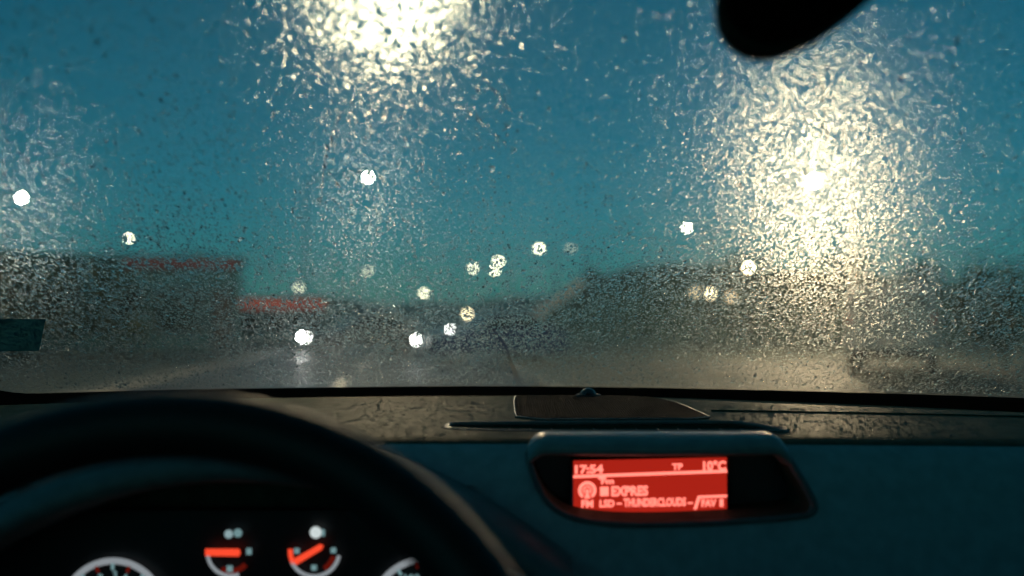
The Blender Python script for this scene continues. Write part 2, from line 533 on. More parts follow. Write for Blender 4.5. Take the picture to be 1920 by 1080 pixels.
def car(loc, rz, paint, label, head_power=(1, 1), van=False, tail=0.0, group=None):
    """loc: where the headlight at the car's local left front corner (for the van: its centre) stands; front towards local -y"""
    if not van:
        cr, sr_ = math.cos(rz), math.sin(rz)
        loc = (loc[0] + .66 * cr - 2.12 * sr_, loc[1] + .66 * sr_ + 2.12 * cr, loc[2])
    t = empty("delivery_van" if van else "oncoming_car", loc, rz, label, "van" if van else "car", group)
    L, W_, = (4.9, 1.95) if van else (4.2, 1.74)
    h = W_ / 2
    if van:
        side = [(-2.45, .42), (-2.45, .95), (-2.1, 1.12), (-1.5, 1.22), (-.95, 1.88), (-.6, 1.97), (2.3, 1.97), (2.42, 1.85), (2.45, .42)]
        cabin = None
    else:
        side = [(-2.1, .30), (-2.12, .58), (-2.0, .76), (-1.0, .92), (-.95, .94), (1.55, .98), (2.02, .92), (2.1, .6), (2.06, .30)]
    bm = bmesh.new()
    xs = [(-h, .90), (-h * .97, .97), (-h * .8, 1.0), (0, 1.015), (h * .8, 1.0), (h * .97, .97), (h, .90)]
    cols = []
    for x, f in xs:
        col = []
        for k, (y, z) in enumerate(side):
            yy = y * (1 - 0.06 * (abs(x) / h) ** 2 * (1 if y < 0 else .5))
            zz = .3 + (z - .3) * f
            col.append(bm.verts.new((x * (1 if z < 1.3 else .92), yy, zz)))
        cols.append(col)
    m_ = len(side)
    for a, b in zip(cols, cols[1:]):
        for k in range(m_):
            bm.faces.new((a[k], a[(k + 1) % m_], b[(k + 1) % m_], b[k]))
    bm.faces.new(cols[0][::-1]); bm.faces.new(cols[-1])
    from_bm("body", bm, paint, t, False)
    if not van:
        # greenhouse
        bot = [(-1.0, .925), (1.6, .97)]
        rf = [(-.15, 1.40), (.9, 1.42), (1.2, 1.36)]
        pr = [(-1.02, .91), (-.2, 1.38), (.15, 1.43), (.95, 1.42), (1.72, .95)]
        bm = bmesh.new()
        cc = []
        for x in (-h * .93, 0, h * .93):
            cc.append([bm.verts.new((x * (1 if z < 1.1 else .80), y, z + (0.02 if x == 0 and z > 1.1 else 0))) for y, z in pr])
        for a, b in zip(cc, cc[1:]):
            for k in range(len(pr) - 1):
                bm.faces.new((a[k], a[k + 1], b[k + 1], b[k]))
        bm.faces.new(cc[0]); bm.faces.new(cc[-1][::-1])
        from_bm("roof", bm, paint, t)
        def quad(name, pts):
            pyd(name, pts, [(0, 1, 2, 3)], M['carglass'], t)
        e = .006
        quad("windscreen", [(-h * .84, -.96 - e, .955), (h * .84, -.96 - e, .955), (h * .70, -.24 - e, 1.362), (-h * .70, -.24 - e, 1.362)])
        quad("rear_window", [(-h * .84, 1.68 + e, .98), (h * .84, 1.68 + e, .98), (h * .70, 1.02 + e, 1.385), (-h * .70, 1.02 + e, 1.385)])
        for s in (-1, 1):
            quad("side_window", [(s * (h * .935 + e), -.75, .965), (s * (h * .935 + e), .42, .985), (s * (h * .775 + e), .42, 1.37), (s * (h * .79 + e), -.12, 1.345)])
            quad("side_window", [(s * (h * .935 + e), .5, .985), (s * (h * .935 + e), 1.45, .985), (s * (h * .78 + e), .95, 1.37), (s * (h * .775 + e), .5, 1.37)])
            box("wing_mirror", (s * (h + .09), -.62, 1.0), (.18, .1, .13), paint, t, bev=.03)
        for i_, s in enumerate((-1, 1)):
            hl = box("headlight", (s * h * .72, -2.035, .64), (.36, .2, .15), M['pane'], t, bev=.03)
            o = link("lens", lens_mesh(.085, .8), emitter("headlight_glow", (1, .96, .92), head_power[i_] / (math.pi * .085 ** 2)), hl)
            o.location = (s * h * .76, -2.12, .645)
        box("grille", (0, -2.1, .47), (.9, .06, .14), M['dark'], t, bev=.01)
        box("number_plate", (0, -2.14, .40), (.5, .02, .11), M['plate'], t)
        wy = 1.3
    else:
        e = 0.008
        def quad(name, pts):
            pyd(name, pts, [(0, 1, 2, 3)], M['carglass'], t)
        for s in (-1, 1):
            x0, x1 = (s * .08, s * .78) if s > 0 else (s * .78, s * .08)
            quad("rear_window", [(x0, 2.44, 1.22), (x1, 2.44, 1.22), (x1 * .96, 2.40, 1.72), (x0, 2.40, 1.72)])
            tl = box("tail_light", (s * .86, 2.36, 1.25), (.11, .1, .26), mat("tail_red", (.35, .01, .01), .25, emit=(1, .05, .04), es=tail), t, bev=.02)
            quad("side_window", [(s * (h + .004), -1.35, 1.2), (s * (h + .004), -.35, 1.2), (s * (h * .94 + .004), -.35, 1.72), (s * (h * .94 + .004), -.95, 1.72)])
            box("rear_door", (s * .45, 2.445, 1.0), (.84, .03, 1.1), paint, t, bev=.01)
        box("bumper", (0, 2.47, .5), (1.8, .14, .2), M['dark'], t, bev=.03)
        box("number_plate", (0, 2.475, .78), (.5, .02, .11), M['plate'], t)
        wy = 1.55
    for x in (-h + .12, h - .12):
        for y in (-wy, wy):
            wheel(t, x, y, .31)
    return t

pa = mat("car_paint_grey", (0.10, 0.11, 0.12), 0.25, 0.5)
pb = mat("car_paint_blue", (0.03, 0.05, 0.12), 0.25, 0.4)
pc = mat("car_paint_black", (0.02, 0.02, 0.022), 0.2, 0.3)
pv = mat("van_paint_white", (0.22, 0.27, 0.28), 0.45)
G = "cars coming towards the windshield"
car((-7.56, 36.0, 0), R(-70), pa, "nearest oncoming car with the brightest headlights, below the orange red fascia", (40 * P_S, 4 * P_S), group=G)
car((-2.77, 29.0, 0.03), R(-72), pb, "dark car angled across the lane with a bluish white headlight", (7 * P_S, .4 * P_S), group=G)
car((-3.82, 62.0, 0.03), R(-55), pc, "farther oncoming car just right of the bluish white headlight", (10 * P_S, 2 * P_S), group=G)
car((-16.8, 90.0, 0.25), R(-12), pc, "small distant car with two dim headlights beside the low shop", (3 * P_S, 3 * P_S), group=G)
car((9.4, 24.5, 0), R(157), pv, "pale van parked beyond the wet glass at the right edge, tail towards the view", van=True, tail=0.12)
# ------------------------------------------------------------------ the car we sit in
M['pad'] = mat("dash_soft_plastic", (0.055, 0.095, 0.07), 0.5, noise=(90, 0.18), bump=(700, 0.06, 0.0003), spec=0.005)
M['pad2'] = mat("dash_hood_plastic", (0.12, 0.122, 0.12), 0.4, noise=(90, 0.15), bump=(900, 0.2, 0.0004))
M['face'] = mat("dash_face_lightened", (0.46, 0.49, 0.50), 0.6, noise=(90, 0.12), bump=(900, 0.35, 0.0006), spec=0.2)  # dash plastic lightened to make up for missing cabin light
M['hoodgrey'] = mat("display_hood_plastic", (0.30, 0.32, 0.32), 0.36, noise=(90, 0.12), bump=(900, 0.2, 0.0004))
M['black'] = mat("black_plastic", (0.006, 0.006, 0.007), 0.55, bump=(600, 0.2, 0.0004))
M['frit'] = mat("black_ceramic", (0.004, 0.004, 0.004), 0.6)
M['leather'] = mat("black_leather", (0.008, 0.008, 0.009), 0.55, bump=(500, 0.35, 0.0006))
M['lining'] = mat("dark_headlining", (0.02, 0.02, 0.021), 0.95, noise=(200, 0.2))
M['paintwork'] = mat("own_car_paint", (0.03, 0.035, 0.04), 0.25, 0.4)
M['rubber'] = mat("wiper_rubber", (0.008, 0.008, 0.008), 0.7)

def glass_mat(name, tintc):
    m = bpy.data.materials.new(name)
    m.use_nodes = True
    nt = m.node_tree
    nt.nodes.clear()
    t = nt.nodes.new("ShaderNodeBsdfTransparent")
    t.inputs[0].default_value = (*tintc, 1)
    g = nt.nodes.new("ShaderNodeBsdfGlossy")
    g.inputs["Roughness"].default_value = 0.0
    fr = nt.nodes.new("ShaderNodeFresnel")
    fr.inputs[0].default_value = 1.45
    mx = nt.nodes.new("ShaderNodeMixShader")
    o = nt.nodes.new("ShaderNodeOutputMaterial")
    nt.links.new(fr.outputs[0], mx.inputs[0])
    nt.links.new(t.outputs[0], mx.inputs[1])
    nt.links.new(g.outputs[0], mx.inputs[2])
    nt.links.new(mx.outputs[0], o.inputs[0])
    return m

def vignette_tint(m):
    """added tint darkening the windshield towards its top, in place of lens vignetting"""
    nt = m.node_tree
    tr = [n for n in nt.nodes if n.type == 'BSDF_TRANSPARENT'][0]
    tc = nt.nodes.new("ShaderNodeTexCoord")
    sx = nt.nodes.new("ShaderNodeSeparateXYZ")
    rp = nt.nodes.new("ShaderNodeValToRGB")
    mr = nt.nodes.new("ShaderNodeMapRange")
    mr.inputs[1].default_value = 1.34
    mr.inputs[2].default_value = 1.52
    rp.color_ramp.elements[0].color = (0.90, 0.95, 0.94, 1)
    rp.color_ramp.elements[1].color = (0.50, 0.68, 0.70, 1)  # vignette darkening put into the glass colour
    nt.links.new(tc.outputs["Object"], sx.inputs[0])
    nt.links.new(sx.outputs[2], mr.inputs[0])
    nt.links.new(mr.outputs[0], rp.inputs[0])
    nt.links.new(rp.outputs[0], tr.inputs[0])
    return m

def edge(s, side):                 # side edge of the windshield
    return (-0.575 + 0.10 * s) if side < 0 else (0.735 - 0.10 * s)

# windshield: pane, black printed border, moulding
t = empty("windshield", (0.08, 1.19, 1.17), 0, "raked rain covered windshield with a black printed lower border", "windshield")
def wgrid(name, s0, s1, ns, m, off, x0=None, x1=None, nx=48):
    rows = []
    for s in np.linspace(s0, s1, ns):
        a = edge(s, -1) if x0 is None else x0
        b = edge(s, 1) if x1 is None else x1
        rows.append([ws(x, s, off) for x in np.linspace(a, b, nx)])
    o = grid(name, rows, m)
    o.parent = t
    o.matrix_parent_inverse = Matrix.Translation((-0.08, -1.19, -1.17))
    return o
wgrid("glass_pane", -0.07, 0.90, 6, vignette_tint(glass_mat("windshield_glass", (0.90, 0.95, 0.94))), 0.0)
# border printed on the inner face: a band along the base with rounded lower corners
bm = bmesh.new()
def frit_top(x):
    l = max(0.0, (-0.515 - x)) / 0.06
    r = max(0.0, (x - 0.66)) / 0.07
    return 0.0 + 0.05 * l * l + 0.05 * r * r
xs = np.linspace(-0.575, 0.735, 120)
lo = [bm.verts.new(ws(x, -0.068, -0.0012)) for x in xs]
hi = [bm.verts.new(ws(x, frit_top(x), -0.0012)) for x in xs]
for i in range(len(xs) - 1):
    bm.faces.new((lo[i], lo[i + 1], hi[i + 1], hi[i]))
o = from_bm("printed_border", bm, M['frit']); o.parent = t; o.matrix_parent_inverse = Matrix.Translation((-0.08, -1.19, -1.17))

# sticker inside the glass, low on the driver's side
ST = mat("sticker_blue", (0.02, 0.12, 0.15), 0.6, noise=(60, 0.1))
_nt = ST.node_tree
_tr = _nt.nodes.new("ShaderNodeBsdfTranslucent")
_tr.inputs[0].default_value = (0.02, 0.11, 0.135, 1)
_mx = _nt.nodes.new("ShaderNodeMixShader")
_mx.inputs[0].default_value = 0.6
_nt.links.new(_nt.nodes["Principled BSDF"].outputs[0], _mx.inputs[1])
_nt.links.new(_tr.outputs[0], _mx.inputs[2])
_nt.links.new(_mx.outputs[0], _nt.nodes["Material Output"].inputs[0])
STD = mat("sticker_ink", (0.004, 0.02, 0.028), 0.6)
st = empty("windshield_sticker", tuple(ws(-0.49, 0.10, -0.003)), 0, "small dull blue sticker on the windshield at the far left edge", "sticker")
def on_glass(name, pts, m, off, parent):
    c = ws(-0.49, 0.10, -0.003)
    v = [ws(x, s, off) - c for x, s in pts]
    return pyd(name, v, [tuple(range(len(v)))], m, parent)
sx0, sx1, s0_, s1_ = -0.545, -0.474, 0.099, 0.163
on_glass("sheet", [(sx0, s0_), (-.477, s0_), (-.450, s1_), (sx0 + .03, s1_)], ST, -0.003, st)
on_glass("printed_line", [(sx0 + .004, .146), (sx1 - .02, .147), (sx1 - .02, .151), (sx0 + .004, .150)], STD, -0.0036, st)
on_glass("printed_mark", [(-.512, .142), (-.508, .142), (-.499, .126), (-.503, .126)], STD, -0.0036, st)

# body shell round the cabin
body = empty("own_car_body", (0.09, 0, 0), 0, "dark shell of the car around the dashboard", "car")
def bpart(o):
    o.parent = body
    o.matrix_parent_inverse = Matrix.Translation((-0.09, 0, 0))
    return o
for side in (-1, 1):
    pts = [ws(edge(s, side) + side * 0.030, s, 0.0) for s in np.linspace(-0.05, 0.92, 8)]
    bpart(tube("windshield_pillar", pts, 0.036, M['lining'], n=12))
rows = []
for y, z in ((0.40, 1.625), (0.2, 1.66), (-0.3, 1.69), (-0.9, 1.67), (-1.3, 1.60)):
    rows.append([(x, y - 0.25 * (x - .09) ** 2 * (y > .3), z - 0.12 * ((x - .09) / .6) ** 4) for x in np.linspace(-.56, .74, 15)])
bpart(grid("roof", rows, M['lining'], thick=0.04))
bpart(grid("header", [[ws(x, s, o_) for x in np.linspace(-.51, .67, 20)] for s, o_ in ((.80, -.004), (.80, -.03), (.92, -.05))], M['lining']))
for side in (-1, 1):
    X0 = 0.09 + side * 0.735
    bpart(box("door", (X0, -0.25, 0.72), (0.08, 2.0, 0.80), M['black'], bev=0.02))
    bpart(tube("rear_pillar", [(X0 - side * .02, -1.0, 1.1), (X0 - side * .12, -1.05, 1.62)], 0.05, M['lining']))
    bpart(tube("roof_rail", [(X0 - side * .145, y, z) for y, z in ((.44, 1.60), (.1, 1.62), (-.5, 1.64), (-1.3, 1.6))], 0.03, M['lining']))
    bpart(grid("side_window", [[(X0, -1.0, 1.1), (X0, .9, 1.1)], [(X0 - side * .13, -1.0, 1.62), (X0 - side * .13, .2, 1.62)]], glass_mat("side_glass", (.85, .9, .9))))
bpart(box("rear_bulkhead", (0.09, -1.36, 0.8), (1.5, 0.06, 0.9), M['lining']))
bpart(box("cabin_floor", (0.09, -0.1, 0.34), (1.5, 2.6, 0.05), M['lining']))
rows = []
for y, z in ((1.24, 1.075), (1.35, 1.068), (1.7, 1.02), (2.1, .93), (2.3, .82), (2.36, .62)):
    rows.append([(x, y - .12 * ((x - .09) / .75) ** 2, z - .07 * ((x - .09) / .75) ** 4) for x in np.linspace(-.68, .86, 21)])
bpart(grid("bonnet", rows, M['paintwork'], thick=0.01))

# wipers parked along the base of the glass
def wiper(x0, x1, s_arm, label):
    p = ws(x0, -0.115, 0.01)
    t = empty("windshield_wiper", tuple(p), 0, label, "wiper", "wipers parked at the windshield base")
    bl = [ws(x, -0.078 + 0.004 * math.sin((x - x0) / (x1 - x0) * math.pi), 0.010) - p for x in np.linspace(x0 + .02, x1, 14)]
    tube("blade", bl, 0.0045, M['rubber'], t, n=6)
    ar = [ws(x, -0.115 + s_arm * ((x - x0) / (x1 - x0)), 0.022) - p for x in np.linspace(x0, x0 + (x1 - x0) * .6, 8)]
    tube("arm", ar, [0.008, .007, .006, .006, .005, .005, .004, .004], M['rubber'], t, n=6)
    tube("pivot_cap", [ws(x0, -0.115, -.004) - p, ws(x0, -0.115, 0.03) - p], 0.013, M['rubber'], t)
wiper(-0.46, 0.06, 0.025, "wiper lying along the windshield base in front of the steering wheel")
wiper(0.60, 0.12, 0.025, "wiper lying along the windshield base on the passenger's side")
tp = ws(.575, .012, .012)
# ------------------------------------------------------------------ dashboard
dash = empty("dashboard", (0.09, 0.95, 0.7), 0, "dark grained dashboard running below the windshield", "dashboard")
def dpart(o, par=None):
    o.parent = par or dash
    if par is None:
        o.matrix_parent_inverse = Matrix.Translation((-0.09, -0.95, -0.7))
    return o
def dash_profile(x):
    yr = 1.165 - 0.45 * x * x
    zr = 1.1615 - 0.018 * max(0.0, x - 0.12)
    dz = -0.009 * max(0.0, x - 0.15)
    f = min(1.0, (yr - 0.86) / 0.30)
    # the face steps back behind the instrument cluster
    q = max(0.0, min(1.0, (0.015 - x) / 0.045)) * max(0.0, min(1.0, (x + .45) / 0.045))
    r = 0.06 * q * q * (3 - 2 * q)
    def rr(z):
        a = max(0.0, min(1.0, (1.164 - 1.53 * (x + .2) ** 2 - .016 - z) / .015))
        return r * a
    return [(yr + .012, .80), (yr + .010, zr - .03), (yr + .006, zr - .006), (yr, zr), (yr - .035 * f, zr + .0008 + dz * .2),
            (.86 + .19 * f, 1.1603 + dz * .5), (.86 + .15 * f, 1.1588 + dz * .6), (.86 + .06 * f, 1.1578 + dz * .8), (.845, 1.1560 + dz), (.826, 1.1548 + dz),
            (.812, 1.1535 + dz), (.802, 1.1505 + dz), (.793, 1.1445 + dz), (.785 + rr(1.136), 1.136 + dz), (.776 + rr(1.122), 1.122 + dz), (.766 + rr(1.1), 1.100 + dz),
            (.757 + r, 1.075), (.747 + r, 1.045), (.735 + r, 1.0), (.72 + r, .93), (.73 + r, .80)]
xs = np.concatenate([np.linspace(-.69, -.1, 24), np.linspace(-.08, .30, 50), np.linspace(.33, .87, 16)])
bm = bmesh.new()
cols = [[bm.verts.new((x, y, z)) for y, z in dash_profile(x)] for x in xs]
n_ = len(cols[0])
for a, b in zip(cols, cols[1:]):
    for k in range(n_):
        bm.faces.new((a[k], a[(k + 1) % n_], b[(k + 1) % n_], b[k]))
bm.faces.new(cols[0][::-1]); bm.faces.new(cols[-1])
pad = from_bm("padded_top", bm, M['pad'], None, True)

def prism(outline, axis, a, b):
    """closed prism from a 2-D outline; axis 'y': outline is (x, z); axis 'z': outline is (x, y)"""
    bm = bmesh.new()
    mk = (lambda p, t_: (p[0], t_, p[1])) if axis == 'y' else (lambda p, t_: (p[0], p[1], t_))
    A = [bm.verts.new(mk(p, a)) for p in outline]
    B = [bm.verts.new(mk(p, b)) for p in outline]
    k = len(outline)
    bm.faces.new(A); bm.faces.new(B[::-1])
    for i in range(k):
        bm.faces.new((A[i], B[i], B[(i + 1) % k], A[(i + 1) % k]))
    return bm

def smooth_outline(pts, it=3):
    for _ in range(it):
        q = []
        for i in range(len(pts)):
            a, b = pts[i], pts[(i + 1) % len(pts)]
            q += [(a[0] * .75 + b[0] * .25, a[1] * .75 + b[1] * .25), (a[0] * .25 + b[0] * .75, a[1] * .25 + b[1] * .75)]
        pts = q
    return pts
OPEN = smooth_outline([(.014, 1.152), (.212, 1.152), (.213, 1.143), (.229, 1.112), (.229, 1.1045), (.218, 1.1005), (.12, 1.0950), (.06, 1.0965), (.032, 1.106), (.018, 1.130)], 2)
VENT = smooth_outline([(-.058, .846), (.226, .846), (.238, .852), (.205, .900), (.19, .904), (-.045, .896), (-.058, .892)], 2)
def carve(o, cutter_bm):
    c = from_bm("cutter", cutter_bm, None)
    md = o.modifiers.new("cut", 'BOOLEAN')
    md.object = c
    md.operation = 'DIFFERENCE'
    md.solver = 'EXACT'
    dg = bpy.context.evaluated_depsgraph_get()
    me = bpy.data.meshes.new_from_object(o.evaluated_get(dg))
    o.modifiers.clear()
    o.data = me
    bpy.data.objects.remove(c)
carve(pad, prism(OPEN, 'y', .70, .832))
carve(pad, prism(VENT, 'z', 1.125, 1.30))
for p in pad.data.polygons:
    p.use_smooth = True
pad.data.set_sharp_from_angle(angle=R(35))
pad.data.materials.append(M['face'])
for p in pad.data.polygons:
    if p.normal.y < -0.45 and p.center.y < .81:  # faces turned to the cabin take the lightened colour
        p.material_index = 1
dpart(pad)

# air vent in the top: rim, dark duct floor and upright fins
vent = empty("air_vent", (0, 0, 0)); dpart(vent)
vent.matrix_parent_inverse = Matrix.Translation((-0.09, -0.95, -0.7))
rim_pts = [(x, y, 1.1573 - .0022 * ((.904 - y) / .058)) for x, y in VENT]
tube("vent_rim", rim_pts, 0.0022, M['pad2'], vent, n=8, closed=True)
from_bm("vent_duct", prism([(x * .985 + .0014, y * .99 + .0087) for x, y in VENT], 'z', 1.126, 1.1275), M['black'], vent)
fin = None
for i in range(14):
    x = -.040 + i * 0.0188
    if fin is None:
        bm = bmesh.new()
        add_box(bm, (0, .872, 1.139), (0.0016, 0.045, 0.022), None, 0.0005, 1)
        fin = from_bm("fin", bm, M['black'], vent)
        f = fin
    else:
        f = fin.copy(); COL.objects.link(f)
    f.location = (x, 0, 0.0035)
    f.rotation_euler = (0, 0, 0)

# speaker grille and light sensor
def mesh_mat():
    m = mat("speaker_cloth", (0.014, 0.015, 0.016), 0.9, spec=0.018)
    nt = m.node_tree
    p = nt.nodes["Principled BSDF"]
    tc = nt.nodes.new("ShaderNodeTexCoord")
    v = nt.nodes.new("ShaderNodeTexVoronoi")
    v.inputs["Scale"].default_value = 420
    v.inputs["Randomness"].default_value = 0.0
    b = nt.nodes.new("ShaderNodeBump")
    b.inputs["Strength"].default_value = 0.9
    b.inputs["Distance"].default_value = 0.001
    nt.links.new(tc.outputs["Object"], v.inputs["Vector"])
    nt.links.new(v.outputs[0], b.inputs["Height"])
    nt.links.new(b.outputs[0], p.inputs["Normal"])
    return m
SPK = [(.004, 1.128), (.010, 1.140), (.10, 1.141), (.150, 1.134), (.172, 1.085), (.182, 1.00), (.184, .921), (.10, .922), (.006, .916), (.004, 1.02)]
SPK = smooth_outline(SPK, 1)
def dz_top(x, y):
    pr = dash_profile(x)
    for (y0, z0), (y1, z1) in zip(pr[3:], pr[4:]):
        if y1 <= y <= y0:
            return z0 + (z1 - z0) * (y0 - y) / (y0 - y1)
    return 1.157
bm = bmesh.new()
A = [bm.verts.new((x, y, dz_top(x, y) + .0022)) for x, y in SPK]
cx = sum(p[0] for p in SPK) / len(SPK); cy = sum(p[1] for p in SPK) / len(SPK)
c_ = bm.verts.new((cx, cy, dz_top(cx, cy) + .0045))
B = [bm.verts.new((x + (x - cx) * .012, y + (y - cy) * .01, dz_top(x, y) - .003)) for x, y in SPK]
for i in range(len(SPK)):
    j = (i + 1) % len(SPK)
    bm.faces.new((c_, A[i], A[j]))
    bm.faces.new((A[i], B[i], B[j], A[j]))
spk = dpart(from_bm("speaker_grille", bm, mesh_mat(), None, True))
spk.data.set_sharp_from_angle(angle=R(35))
rimspk = tube("grille_rim", [(x + (x - cx) * .02, y + (y - cy) * .016, dz_top(x, y) + .001) for x, y in SPK], 0.0011, M['pad2'], None, n=6, closed=True)
rimspk.parent = spk
bm = bmesh.new()
bmesh.ops.create_uvsphere(bm, u_segments=20, v_segments=12, radius=0.0095)
bmesh.ops.scale(bm, vec=(1, 1, .95), verts=bm.verts)
bmesh.ops.translate(bm, vec=(.0865, 1.134, 1.1640), verts=bm.verts)
sens = dpart(from_bm("light_sensor", bm, mat("sensor_dome", (.01, .01, .012), .12), None, True))
sr = tube("sensor_base", [(.0865 + .0125 * math.cos(a), 1.134 + .0125 * math.sin(a), 1.1642) for a in np.linspace(0, 6.2832, 24)[:-1]], 0.0018, M['black'], None, n=6, closed=True)
sr.parent = sens

# trim seam running across the passenger's side
seam = [(x, dash_profile(x)[6][0], dash_profile(x)[6][1] + .0006) for x in np.linspace(.20, .86, 24)]
dpart(tube("trim_seam", seam, 0.0010, M['pad'], None, n=6))

# ------------------------------------------------------------------ information display
disp = empty("information_display", (.113, .80, 1.10), 0, "recessed monochrome display glowing red with time, radio and temperature", "display")
def ipart(o, par=None):
    o.parent = par or disp
    if par is None:
        o.matrix_parent_inverse = Matrix.Translation((-.113, -.80, -1.10))
    return o
# hood above the opening
def hood_pt(u, k):
    x = .0125 + u * .206
    e = abs(u - .5) * 2
    drop = .010 * max(0, (e - .86) / .14) ** 2
    bow = .006 * (1 - e * e)
    prof = [(.836, 1.1555), (.815, 1.1592), (.800, 1.1600), (.790, 1.1575), (.784, 1.1525), (.7825, 1.1470), (.786, 1.1440), (.812, 1.1430)]
    y, z = prof[k]
    return (x, y - bow * (k > 1), z - drop)
ipart(grid("hood", [[hood_pt(u, k) for u in np.concatenate([np.linspace(0, .1, 7), np.linspace(.14, .86, 20), np.linspace(.9, 1, 7)])] for k in range(8)], M['hoodgrey'], thick=0.0))
# black surround inside the recess and raised lip round the opening
ipart(from_bm("recess_panel", prism([(x * .99 + .001, z) for x, z in OPEN], 'y', .826, .8295), mat("display_surround", (.05, .04, .04), .35)))
def face_y(z):
    pr = dash_profile(.1)
    for (y0, z0), (y1, z1) in zip(pr[9:], pr[10:]):
        if z1 <= z <= z0:
            return y0 + (y1 - y0) * (z0 - z) / (z0 - z1)
    return .80
lip = [(x + (x - .115) * .03, face_y(z) - .0005, z - (1.125 - z) * .06) for x, z in OPEN if z < 1.147]
k0 = max(range(len(lip)), key=lambda i: math.dist(lip[i], lip[i - 1]))
lip = lip[k0:] + lip[:k0]
ipart(tube("bezel_lip", lip, 0.0026, M['pad2'], None, n=8))
TL, TR, BL, BR = [np.array(p) for p in ((.0502, .8191, 1.1350), (.1759, .8190, 1.1378), (.0493, .8055, 1.0925), (.1727, .8055, 1.0942))]
PX0, PX1, PY0, PY1 = 1075., 1363., 863., 967.     # the screen's own raster
def sp(u, v, off=0.0):
    a = (u - PX0) / (PX1 - PX0); b = (v - PY0) / (PY1 - PY0)
    p = TL * (1 - a) * (1 - b) + TR * a * (1 - b) + BL * (1 - a) * b + BR * a * b
    return p + np.array((0, -off, -off * .25))
RED_BG = emitter("screen_backlight", (1.0, 0.040, 0.020), 0.40)
RED_TX = emitter("screen_segment", (1.0, 0.20, 0.15), 1.9)
def scr_poly(name, pts, m, par, off):
    return ipart(pyd(name, [sp(u, v, off) for u, v in pts], [tuple(range(len(pts)))], m), par)
screen = empty("screen", (0, 0, 0)); screen.parent = disp
screen.matrix_parent_inverse = Matrix.Translation((-.113, -.80, -1.10))
n0 = 24
v_, f_ = [], []
scr_poly("backlight", [(1075, 863), (1075, 968), (1363, 968), (1363, 863)], RED_BG, screen, 0.0)
fr = [(1070, 857), (1368, 857), (1368, 974), (1070, 974)]
bm = bmesh.new()
A = [bm.verts.new(sp(u, v, .0012)) for u, v in fr]
B = [bm.verts.new(sp(u, v, .0002)) for u, v in [(1075, 863), (1363, 863), (1363, 968), (1075, 968)]]
Cc = [bm.verts.new(sp(u, v, -.006)) for u, v in fr]
for i in range(4):
    j = (i + 1) % 4
    bm.faces.new((A[i], A[j], B[j], B[i])); bm.faces.new((A[i], Cc[i], Cc[j], A[j]))
bm.faces.new(Cc)
ipart(from_bm("frame", bm, mat("screen_frame", (.012, .006, .006), .18)), screen)
def scr_text(txt, x0, y0, x1, y1, bold=0.018):
    cu = bpy.data.curves.new("lettering", 'FONT')
    cu.body = txt
    cu.offset = bold
    cu.resolution_u = 3
    ob = bpy.data.objects.new("lettering", cu)
    COL.objects.link(ob)
    dg = bpy.context.evaluated_depsgraph_get()
    me = bpy.data.meshes.new_from_object(ob.evaluated_get(dg))
    bpy.data.objects.remove(ob)
    co = np.array([v.co[:] for v in me.vertices])
    lo, hi = co.min(0), co.max(0)
    for v, c in zip(me.vertices, co):
        u = x0 + (c[0] - lo[0]) / (hi[0] - lo[0]) * (x1 - x0)
        w = y1 - (c[1] - lo[1]) / (hi[1] - lo[1]) * (y1 - y0)
        v.co = sp(u, w, .0008)
    me.materials.clear()
    o = link("lettering", me, RED_TX, screen)
    return o
scr_text("17:54", 1078, 871, 1131, 888, .045)
scr_text("TP", 1260, 872, 1280, 884, .045)
scr_text("10°C", 1318, 868, 1361, 887, .045)
scr_text("Fm", 1127, 897, 1151, 908, .045)
scr_text("EXPRES", 1146, 912, 1215, 931, .045)
scr_text("FM", 1090, 937, 1112, 951, .045)
scr_text("LSD", 1124, 937, 1152, 951, .045)
scr_text("-", 1156, 943, 1166, 946, .045)
scr_text("THUNDERCLOUDS", 1169, 935, 1286, 951, .045)
scr_text("-", 1289, 944, 1299, 947, .045)
scr_text("FAV", 1315, 939, 1343, 953, .045)
scr_text("1", 1349, 939, 1356, 953, .045)
for pts in ([(1075, 890), (1075, 895.5), (1363, 891), (1363, 885.5)],
            [(1122, 894), (1122, 899), (1136, 899), (1136, 894)],
            [(1308, 932.5), (1308, 937), (1363, 936), (1363, 931.5)],
            [(1308, 932.5), (1300, 957), (1306, 957), (1313, 936)],
            [(1125, 913), (1125, 930), (1141, 930), (1141, 913)]):
    scr_poly("printed_bar", pts, RED_TX, screen, .0008)
def ring_poly(name, cx_, cy_, r0, r1, a0, a1, n):
    v = []
    for a in np.linspace(a0, a1, n):
        v.append(sp(cx_ + r0 * math.cos(a), cy_ - r0 * math.sin(a), .0008))
        v.append(sp(cx_ + r1 * math.cos(a), cy_ - r1 * math.sin(a), .0008))
    return ipart(pyd(name, v, [(2 * i, 2 * i + 1, 2 * i + 3, 2 * i + 2) for i in range(n - 1)], RED_TX), screen)
ring_poly("aerial_symbol", 1101, 919, 11, 17, R(-55), R(235), 22)
ring_poly("aerial_symbol", 1101, 919, 5.5, 8.5, R(-50), R(230), 16)
ring_poly("aerial_symbol", 1101, 920, 0.2, 3.6, 0, 6.2832, 14)
scr_poly("aerial_symbol", [(1100, 921), (1095, 934), (1107, 934), (1102, 921)], RED_TX, screen, .0008)

